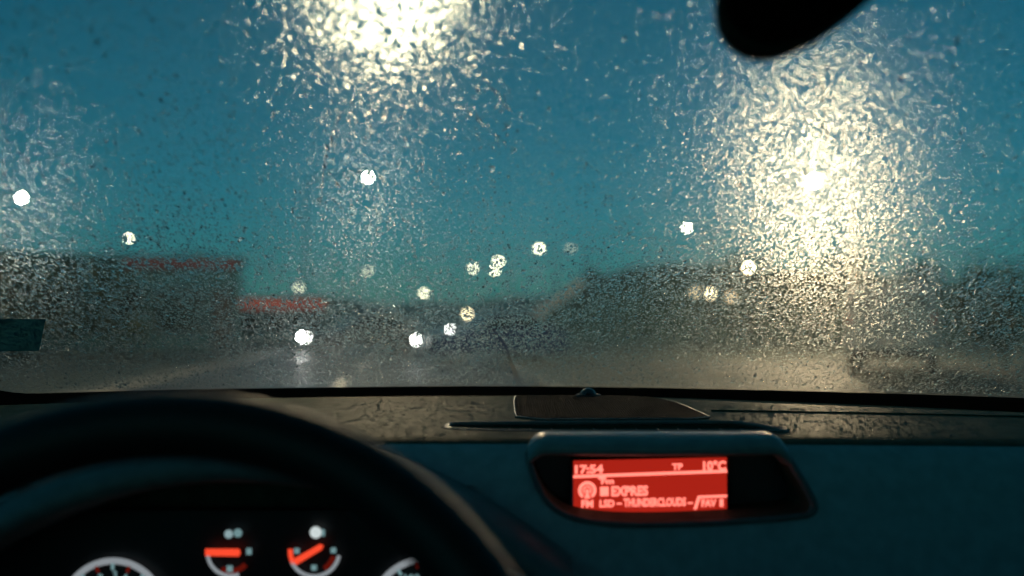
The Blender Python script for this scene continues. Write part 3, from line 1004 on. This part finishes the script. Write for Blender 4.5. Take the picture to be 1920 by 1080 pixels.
# ------------------------------------------------------------------ instrument cluster
clu = empty("instrument_cluster", (-.18, .76, 1.03), 0, "dark instrument cluster under a curved hood behind the steering wheel", "instrument cluster")
def cpart(o, par=None):
    o.parent = par or clu
    if par is None:
        o.matrix_parent_inverse = Matrix.Translation((.18, -.76, -1.03))
    return o
def arch(x):
    return 1.164 - 1.53 * (x + .2) ** 2
rows = []
for y, dz, cap in ((.86, -.004, 1.1540), (.80, -.002, 1.1590), (.760, 0, 9), (.735, -.001, 9), (.718, -.005, 9), (.706, -.012, 9), (.702, -.020, 9), (.706, -.027, 9), (.722, -.031, 9), (.772, -.036, 9)):
    rows.append([(x, y, min(cap, arch(x) + dz)) for x in np.linspace(-.44, .045, 40)])
cpart(grid("hood", rows, mat("cluster_hood_plastic", (0.17, 0.18, 0.18), 0.5, noise=(90, 0.12), bump=(900, 0.2, 0.0004), spec=0.2)))
cpart(box("dial_panel", (-.205, .778, 1.008), (.40, .012, .19), M['black']))
WHT = emitter("dial_ring_light", (.72, .80, .86), 0.34)
WH2 = emitter("dial_figure_light", (.45, .78, .82), 0.34)
ICO = emitter("dial_symbol_light", (.6, .85, .9), 0.42)
NEE = emitter("dial_needle_light", (1, .075, .03), 1.0)
DRD = emitter("dial_red_light", (1, .06, .03), 0.10)
YG = .7655
def gp(u, v, off=0.0):             # dial raster (same scale as the drawing it was measured from) to the dial plane
    return np.array(((u - 960) / 1866.7 * .765, YG - off, 1.25 - (v - 600) / 1866.7 * .765))
def gpoly(name, pts, m, par, off):
    return cpart(pyd(name, [gp(u, v, off) for u, v in pts], [tuple(range(len(pts)))], m), par)
def garc(name, cx_, cy_, r0, r1, a0, a1, m, par, n=28, off=.0):
    v = []
    for a in np.linspace(R(a0), R(a1), n):
        v += [gp(cx_ + r0 * math.cos(a), cy_ - r0 * math.sin(a), off), gp(cx_ + r1 * math.cos(a), cy_ - r1 * math.sin(a), off)]
    return cpart(pyd(name, v, [(2 * i, 2 * i + 1, 2 * i + 3, 2 * i + 2) for i in range(n - 1)], m), par)
def gtext(txt, cx_, cy_, h_, m, par):
    cu = bpy.data.curves.new("figure", 'FONT'); cu.body = txt; cu.offset = .02; cu.resolution_u = 3
    ob = bpy.data.objects.new("figure", cu); COL.objects.link(ob)
    dg = bpy.context.evaluated_depsgraph_get()
    me = bpy.data.meshes.new_from_object(ob.evaluated_get(dg)); bpy.data.objects.remove(ob)
    co = np.array([v.co[:] for v in me.vertices]); lo, hi = co.min(0), co.max(0)
    k = h_ / (hi[1] - lo[1]); c = (lo + hi) / 2
    for v, q in zip(me.vertices, co):
        v.co = gp(cx_ + (q[0] - c[0]) * k, cy_ - (q[1] - c[1]) * k, .001)
    me.materials.clear()
    return link("figure", me, m, par)
def dial(name, label=None):
    d = empty(name, (0, 0, 0)); d.parent = clu
    d.matrix_parent_inverse = Matrix.Translation((.18, -.76, -1.03))
    if label: d["label"] = label
    return d
# two small gauges
d1 = dial("small_gauge", "small temperature gauge with a level red needle")
garc("scale_arc", 437, 1032, 40, 47, 178, 290, WHT, d1)
garc("scale_arc", 437, 1032, 30, 40, 240, 320, DRD, d1)
gpoly("needle", [(391, 1024), (391, 1037), (454, 1038), (457, 1031), (454, 1024)], NEE, d1, .003)
gpoly("scale_mark", [(466, 1024), (476, 1024), (476, 1036), (466, 1036)], WH2, d1, .001)
gpoly("scale_mark", [(430, 1056), (441, 1056), (441, 1068), (430, 1068)], WH2, d1, .001)
garc("symbol", 433, 998, .5, 8, 0, 360, ICO, d1, 14, .001)
garc("symbol", 450, 996, .5, 8, 0, 360, WH2, d1, 14, .001)
d2 = dial("small_gauge", "small fuel gauge with a slanting red needle")
garc("scale_arc", 592, 1030, 43, 50, 205, 350, WHT, d2)
garc("scale_arc", 592, 1030, 40, 49, 175, 212, NEE, d2)
garc("scale_arc", 592, 1030, 32, 42, 300, 345, DRD, d2)
gpoly("needle", [(553, 1044), (560, 1054), (607, 1026), (611, 1018), (604, 1015)], NEE, d2, .003)
for u, v in ((560, 1029), (628, 1028), (592, 1060)):
    gpoly("scale_mark", [(u - 5, v - 5), (u + 5, v - 5), (u + 5, v + 5), (u - 5, v + 5)], WH2, d2, .001)
garc("symbol", 595, 995, .5, 11, 0, 360, emitter("dial_fuel_symbol", (.8, .9, .9), .75), d2, 16, .001)
gpoly("symbol", [(606, 988), (612, 990), (612, 1002), (606, 1002)], WH2, d2, .001)
# two large dials, only their tops above the picture's lower edge
d3 = dial("large_dial", "large dial at the driver's left")
garc("scale_ring", 218, 1142, 88, 100, -30, 210, WHT, d3, 40)
for i in range(13):
    a = R(210 - i * 20)
    gpoly("scale_mark", [(218 + r * math.cos(a) + q * math.sin(a), 1142 - r * math.sin(a) + q * math.cos(a)) for r, q in ((90, -3), (78, -3), (78, 3), (90, 3))], DRD if i % 2 else WH2, d3, .001)
for i, tx in enumerate(("1", "2", "3", "4", "5", "6")):
    a = R(190 - i * 40)
    gtext(tx, 218 + 66 * math.cos(a), 1142 - 66 * math.sin(a), 17, WH2, d3)
gtext("3", 222, 1073, 15, WH2, d3)
d4 = dial("large_dial", "large dial at the driver's right")
garc("scale_ring", 797, 1142, 90, 102, 85, 210, WHT, d4, 30)
for i in range(12):
    a = R(210 - i * 22)
    gpoly("scale_mark", [(797 + r * math.cos(a) + q * math.sin(a), 1142 - r * math.sin(a) + q * math.cos(a)) for r, q in ((92, -3), (80, -3), (80, 3), (92, 3))], DRD if i % 2 else WH2, d4, .001)
for i, tx in enumerate(("20", "60", "100", "140", "180")):
    a = R(190 - i * 40)
    gtext(tx, 797 + 66 * math.cos(a), 1142 - 66 * math.sin(a), 16, WH2, d4)

# ------------------------------------------------------------------ steering wheel
TW = R(25)
sw = empty("steering_wheel", (-.165, .41, 1.03), 0, "black leather steering wheel, only its upper arc in the picture", "steering wheel")
sw.rotation_euler = (TW - math.pi / 2 + math.pi / 2, 0, 0)
RW, RT = .186, .0165
# wheel built in its own plane: local x across, local z up the rim, local y away from the driver
sw.rotation_euler = (-TW, 0, 0)
bm = bmesh.new()
NR, NT = 96, 18
rg = []
for i in range(NR):
    a = 2 * math.pi * i / NR
    c, s = math.cos(a), math.sin(a)
    rt = RT * (1.0 + .06 * (abs(math.sin(a * 2)) ** 6))
    rg.append([bm.verts.new(((RW + rt * math.cos(b)) * c, rt * 1.1 * math.sin(b), (RW + rt * math.cos(b)) * s)) for b in np.linspace(0, 2 * math.pi, NT, endpoint=False)])
for i in range(NR):
    for j in range(NT):
        bm.faces.new((rg[i][j], rg[i][(j + 1) % NT], rg[(i + 1) % NR][(j + 1) % NT], rg[(i + 1) % NR][j]))
from_bm("rim", bm, M['leather'], sw, True)
hub = smooth_outline([(-.085, .035), (-.06, .055), (.06, .055), (.085, .035), (.07, -.07), (.03, -.10), (-.03, -.10), (-.07, -.07)], 2)
bm = prism(hub, 'y', -.012, .05)
from_bm("airbag_cover", bm, M['black'], sw)
for a, w0 in ((R(8), .045), (R(172), .045), (R(270), .05)):
    bm = bmesh.new()
    add_box(bm, (.125 * math.cos(a), .014, .125 * math.sin(a)), (.11, .02, w0), Matrix.Rotation(-a, 3, 'Y'), .006)
    from_bm("spoke", bm, M['black'], sw)
col_ = tube("column_shroud", [(0, .05, -.01), (0, .16, -.012), (0, .33, -.02)], [.055, .062, .07], M['black'], sw, n=16)

# ------------------------------------------------------------------ rear-view mirror
mir = empty("rear_view_mirror", (.187, .50, 1.4785), 0, "black rear-view mirror hanging into the top edge of the picture", "mirror")
mir.rotation_euler = (R(4), R(-50), R(-10))
def sup(t_, a, b, e=2.3):
    c, s = math.cos(t_), math.sin(t_)
    return (a * math.copysign(abs(c) ** (2 / e), c), b * math.copysign(abs(s) ** (2 / e), s))
bm = bmesh.new()
rr = []
for y, k in ((-.004, .93), (-.006, .975), (.0, 1.0), (.012, .985), (.026, .86), (.034, .55)):
    rr.append([bm.verts.new((p[0] * k, y, p[1] * k)) for p in [sup(t_, .115, .042) for t_ in np.linspace(0, 2 * math.pi, 48, endpoint=False)]])
for a, b in zip(rr, rr[1:]):
    for j in range(48):
        bm.faces.new((a[j], a[(j + 1) % 48], b[(j + 1) % 48], b[j]))
bm.faces.new(rr[-1])
from_bm("mirror_case", bm, M['black'], mir, True)
g_ = [sup(t_, .115 * .935, .042 * .935) for t_ in np.linspace(0, 2 * math.pi, 48, endpoint=False)]
pyd("mirror_glass", [(p[0], -.0042, p[1]) for p in g_], [tuple(range(48))], mat("mirror_silver", (.5, .5, .5), .03, 1.0), mir)
tube("stalk", [(0, .034, 0), (.02, .05, .05), (.04, .06, .115)], [.011, .009, .012], M['black'], mir)

# ------------------------------------------------------------------ rain haze in the air
hz = box("haze", (0, 205, 12), (900, 450, 26), None)
hm = bpy.data.materials.new("rain_haze")
hm.use_nodes = True
hm.node_tree.nodes.clear()
_v = hm.node_tree.nodes.new("ShaderNodeVolumePrincipled")
_v.inputs["Color"].default_value = (0.9, 0.95, 0.97, 1)
_v.inputs["Density"].default_value = 0.0007
_v.inputs["Anisotropy"].default_value = 0.55
_o = hm.node_tree.nodes.new("ShaderNodeOutputMaterial")
hm.node_tree.links.new(_v.outputs[0], _o.inputs["Volume"])
hz.data.materials.append(hm)
tag(hz, "thin rain haze hanging over the road and lot", "haze", kind="stuff")
# ------------------------------------------------------------------ rain on the outside of the glass
def water_mats():
    dome = bpy.data.materials.new("water_dome")
    dome.use_nodes = True
    nt = dome.node_tree
    nt.nodes.clear()
    g = nt.nodes.new("ShaderNodeBsdfGlass")
    g.distribution = 'BECKMANN'
    g.inputs["Roughness"].default_value = 0.27
    g.inputs["IOR"].default_value = 1.33
    o = nt.nodes.new("ShaderNodeOutputMaterial")
    nt.links.new(g.outputs[0], o.inputs[0])
    flat = bpy.data.materials.new("water_flat")
    flat.use_nodes = True
    nt = flat.node_tree
    nt.nodes.clear()
    g = nt.nodes.new("ShaderNodeBsdfRefraction")
    g.inputs["Roughness"].default_value = 0.0
    g.inputs["IOR"].default_value = 1.33
    o = nt.nodes.new("ShaderNodeOutputMaterial")
    nt.links.new(g.outputs[0], o.inputs[0])
    return [dome, flat]

def build_drops():
    # scattered centres, thinning out and growing up the glass; denser on the passenger's side
    N = 420000
    X = rng.uniform(-0.60, 0.74, N)
    S = rng.uniform(0.002, 0.86, N)
    t = np.clip((S - 0.06) / 0.42, 0, 1)
    side = 1 / (1 + np.exp(-(X - 0.16) / 0.06))
    pitch = 0.0017 + 0.0004 * t + 0.0006 * t * (1 - side)
    keep_p = (0.0016 / pitch) ** 2 * (1.0 - 0.30 * t * (1 - side))
    k = rng.random(N) < keep_p
    X, S, pitch, side = X[k], S[k], pitch[k], side[k]
    Rr = pitch * np.clip(rng.lognormal(-1.08 + 0.08 * side, 0.42, len(X)), 0.12, 1.1)
    # the finest mist of drops between the others
    M_ = 70000
    Xm = rng.uniform(-0.58, 0.62, M_)
    Sm = rng.uniform(0.002, 0.62, M_)
    X = np.concatenate([X, Xm]); S = np.concatenate([S, Sm])
    Rr = np.concatenate([Rr, rng.uniform(0.00030, 0.00062, M_) * (1 + 0.5 * Sm)])
    # a cleared runnel low in the middle, and beaded trails running down from the top
    def poly(pts, step):
        out = []
        for (xa, sa_), (xb, sb_) in zip(pts, pts[1:]):
            m_ = max(2, int(math.hypot(xb - xa, sb_ - sa_) / step))
            for q in range(m_):
                out.append((xa + (xb - xa) * q / m_, sa_ + (sb_ - sa_) * q / m_))
        return np.array(out)
    run = poly([(-.0202, .1352), (-.0071, .0966), (.0012, .0448), (.0076, .0062)], .001)
    near = np.abs(X + .006) < .03
    dist = np.full(len(X), 9.0)
    idx = np.where(near & (S < .15))[0]
    dist[idx] = np.sqrt((X[idx, None] - run[None, :, 0]) ** 2 + ((S[idx, None] - run[None, :, 1]) * .6) ** 2).min(1)
    keep = dist > 0.0016 + 0.0016 * np.clip((.09 - S) / .09, 0, 1)
    X, S, Rr = X[keep], S[keep], Rr[keep]
    for pts in ([(-.0454, .4945), (-.0234, .4668), (.0111, .4235)], [(.0214, .4638), (.0486, .4306), (.0794, .4021)],
                [(-.024, .5238), (0.0, .4826), (.017, .467)], [(-.133, .4801), (-.1545, .4207), (-.1694, .3536)], [(.21, .56), (.232, .50), (.25, .44)]):
        tr = poly(pts, .0021)
        tr = tr + rng.normal(0, .0007, tr.shape)
        X = np.concatenate([X, tr[:, 0]]); S = np.concatenate([S, tr[:, 1]])
        Rr = np.concatenate([Rr, rng.uniform(.0009, .0021, len(tr))])
    n = len(X)
    K = 5
    yb = 1.195 - 0.45 * X * X
    zb = 1.172 - 0.007 * np.maximum(0, X)
    O = np.stack([X, yb - S * math.cos(SL), zb + S * math.sin(SL)], 1)
    t1 = np.stack([np.ones(n), -0.9 * X, np.zeros(n)], 1)
    t1 /= np.linalg.norm(t1, axis=1)[:, None]
    t2 = np.tile(np.array([0, -math.cos(SL), math.sin(SL)]), (n, 1))
    nn = np.cross(t1, -t2)
    nn /= np.linalg.norm(nn, axis=1)[:, None]
    nn *= np.sign(nn[:, 2])[:, None]
    O = O + nn * 0.0004
    elong = rng.uniform(1.35, 2.1, n)
    h = Rr * np.clip(rng.lognormal(-1.95, 0.6, n), 0.02, 0.45)
    ang = np.arange(K) * 2 * math.pi / K
    ph = rng.uniform(0, 2 * math.pi, n)
    wob = 1 + rng.uniform(-0.16, 0.16, (n, K))
    ca = np.cos(ang[None] + ph[:, None]) * wob * Rr[:, None]
    sa = np.sin(ang[None] + ph[:, None]) * wob * (Rr * elong)[:, None]
    rim = O[:, None] + t1[:, None] * ca[..., None] + t2[:, None] * sa[..., None]
    top = (O + nn * h[:, None])[:, None]
    V = np.concatenate([top, rim, rim], 1)              # apex, dome rim, rim of the flat underside
    nv = 1 + 2 * K
    V = V.reshape(-1, 3)
    base = (np.arange(n) * nv)[:, None, None]
    j = np.arange(K); jn = (j + 1) % K
    t_top = np.stack([np.zeros(K, int), 1 + j, 1 + jn], 1)
    b0 = 1 + K
    t_bot = np.stack([np.full(K - 2, b0), b0 + np.arange(2, K), b0 + np.arange(1, K - 1)], 1)
    T = np.concatenate([t_top, t_bot], 0)[:, ::-1]
    nt_ = len(T)
    F = (T[None] + base).reshape(-1, 3)
    me = bpy.data.meshes.new("rain_drops")
    me.vertices.add(len(V)); me.vertices.foreach_set("co", V.ravel().astype(np.float32))
    me.loops.add(len(F) * 3); me.loops.foreach_set("vertex_index", F.ravel().astype(np.int32))
    me.polygons.add(len(F))
    me.polygons.foreach_set("loop_start", (np.arange(len(F)) * 3).astype(np.int32))
    mi = np.tile(np.array([0] * (nt_ - (K - 2)) + [1] * (K - 2)), n).astype(np.int32)
    me.polygons.foreach_set("material_index", mi)
    me.polygons.foreach_set("use_smooth", np.ones(len(F), bool))
    me.update(calc_edges=True)
    # orientation test: dome normals must point outwards
    o = link("rain_drops", me, water_mats())
    tag(o, "rain beading on the outside of the windshield in thousands of fine drops", "raindrops", kind="stuff")
    print("drops", n, "tris", len(F), "first normal", me.polygons[0].normal[:], nn[0])
    return o
build_drops()
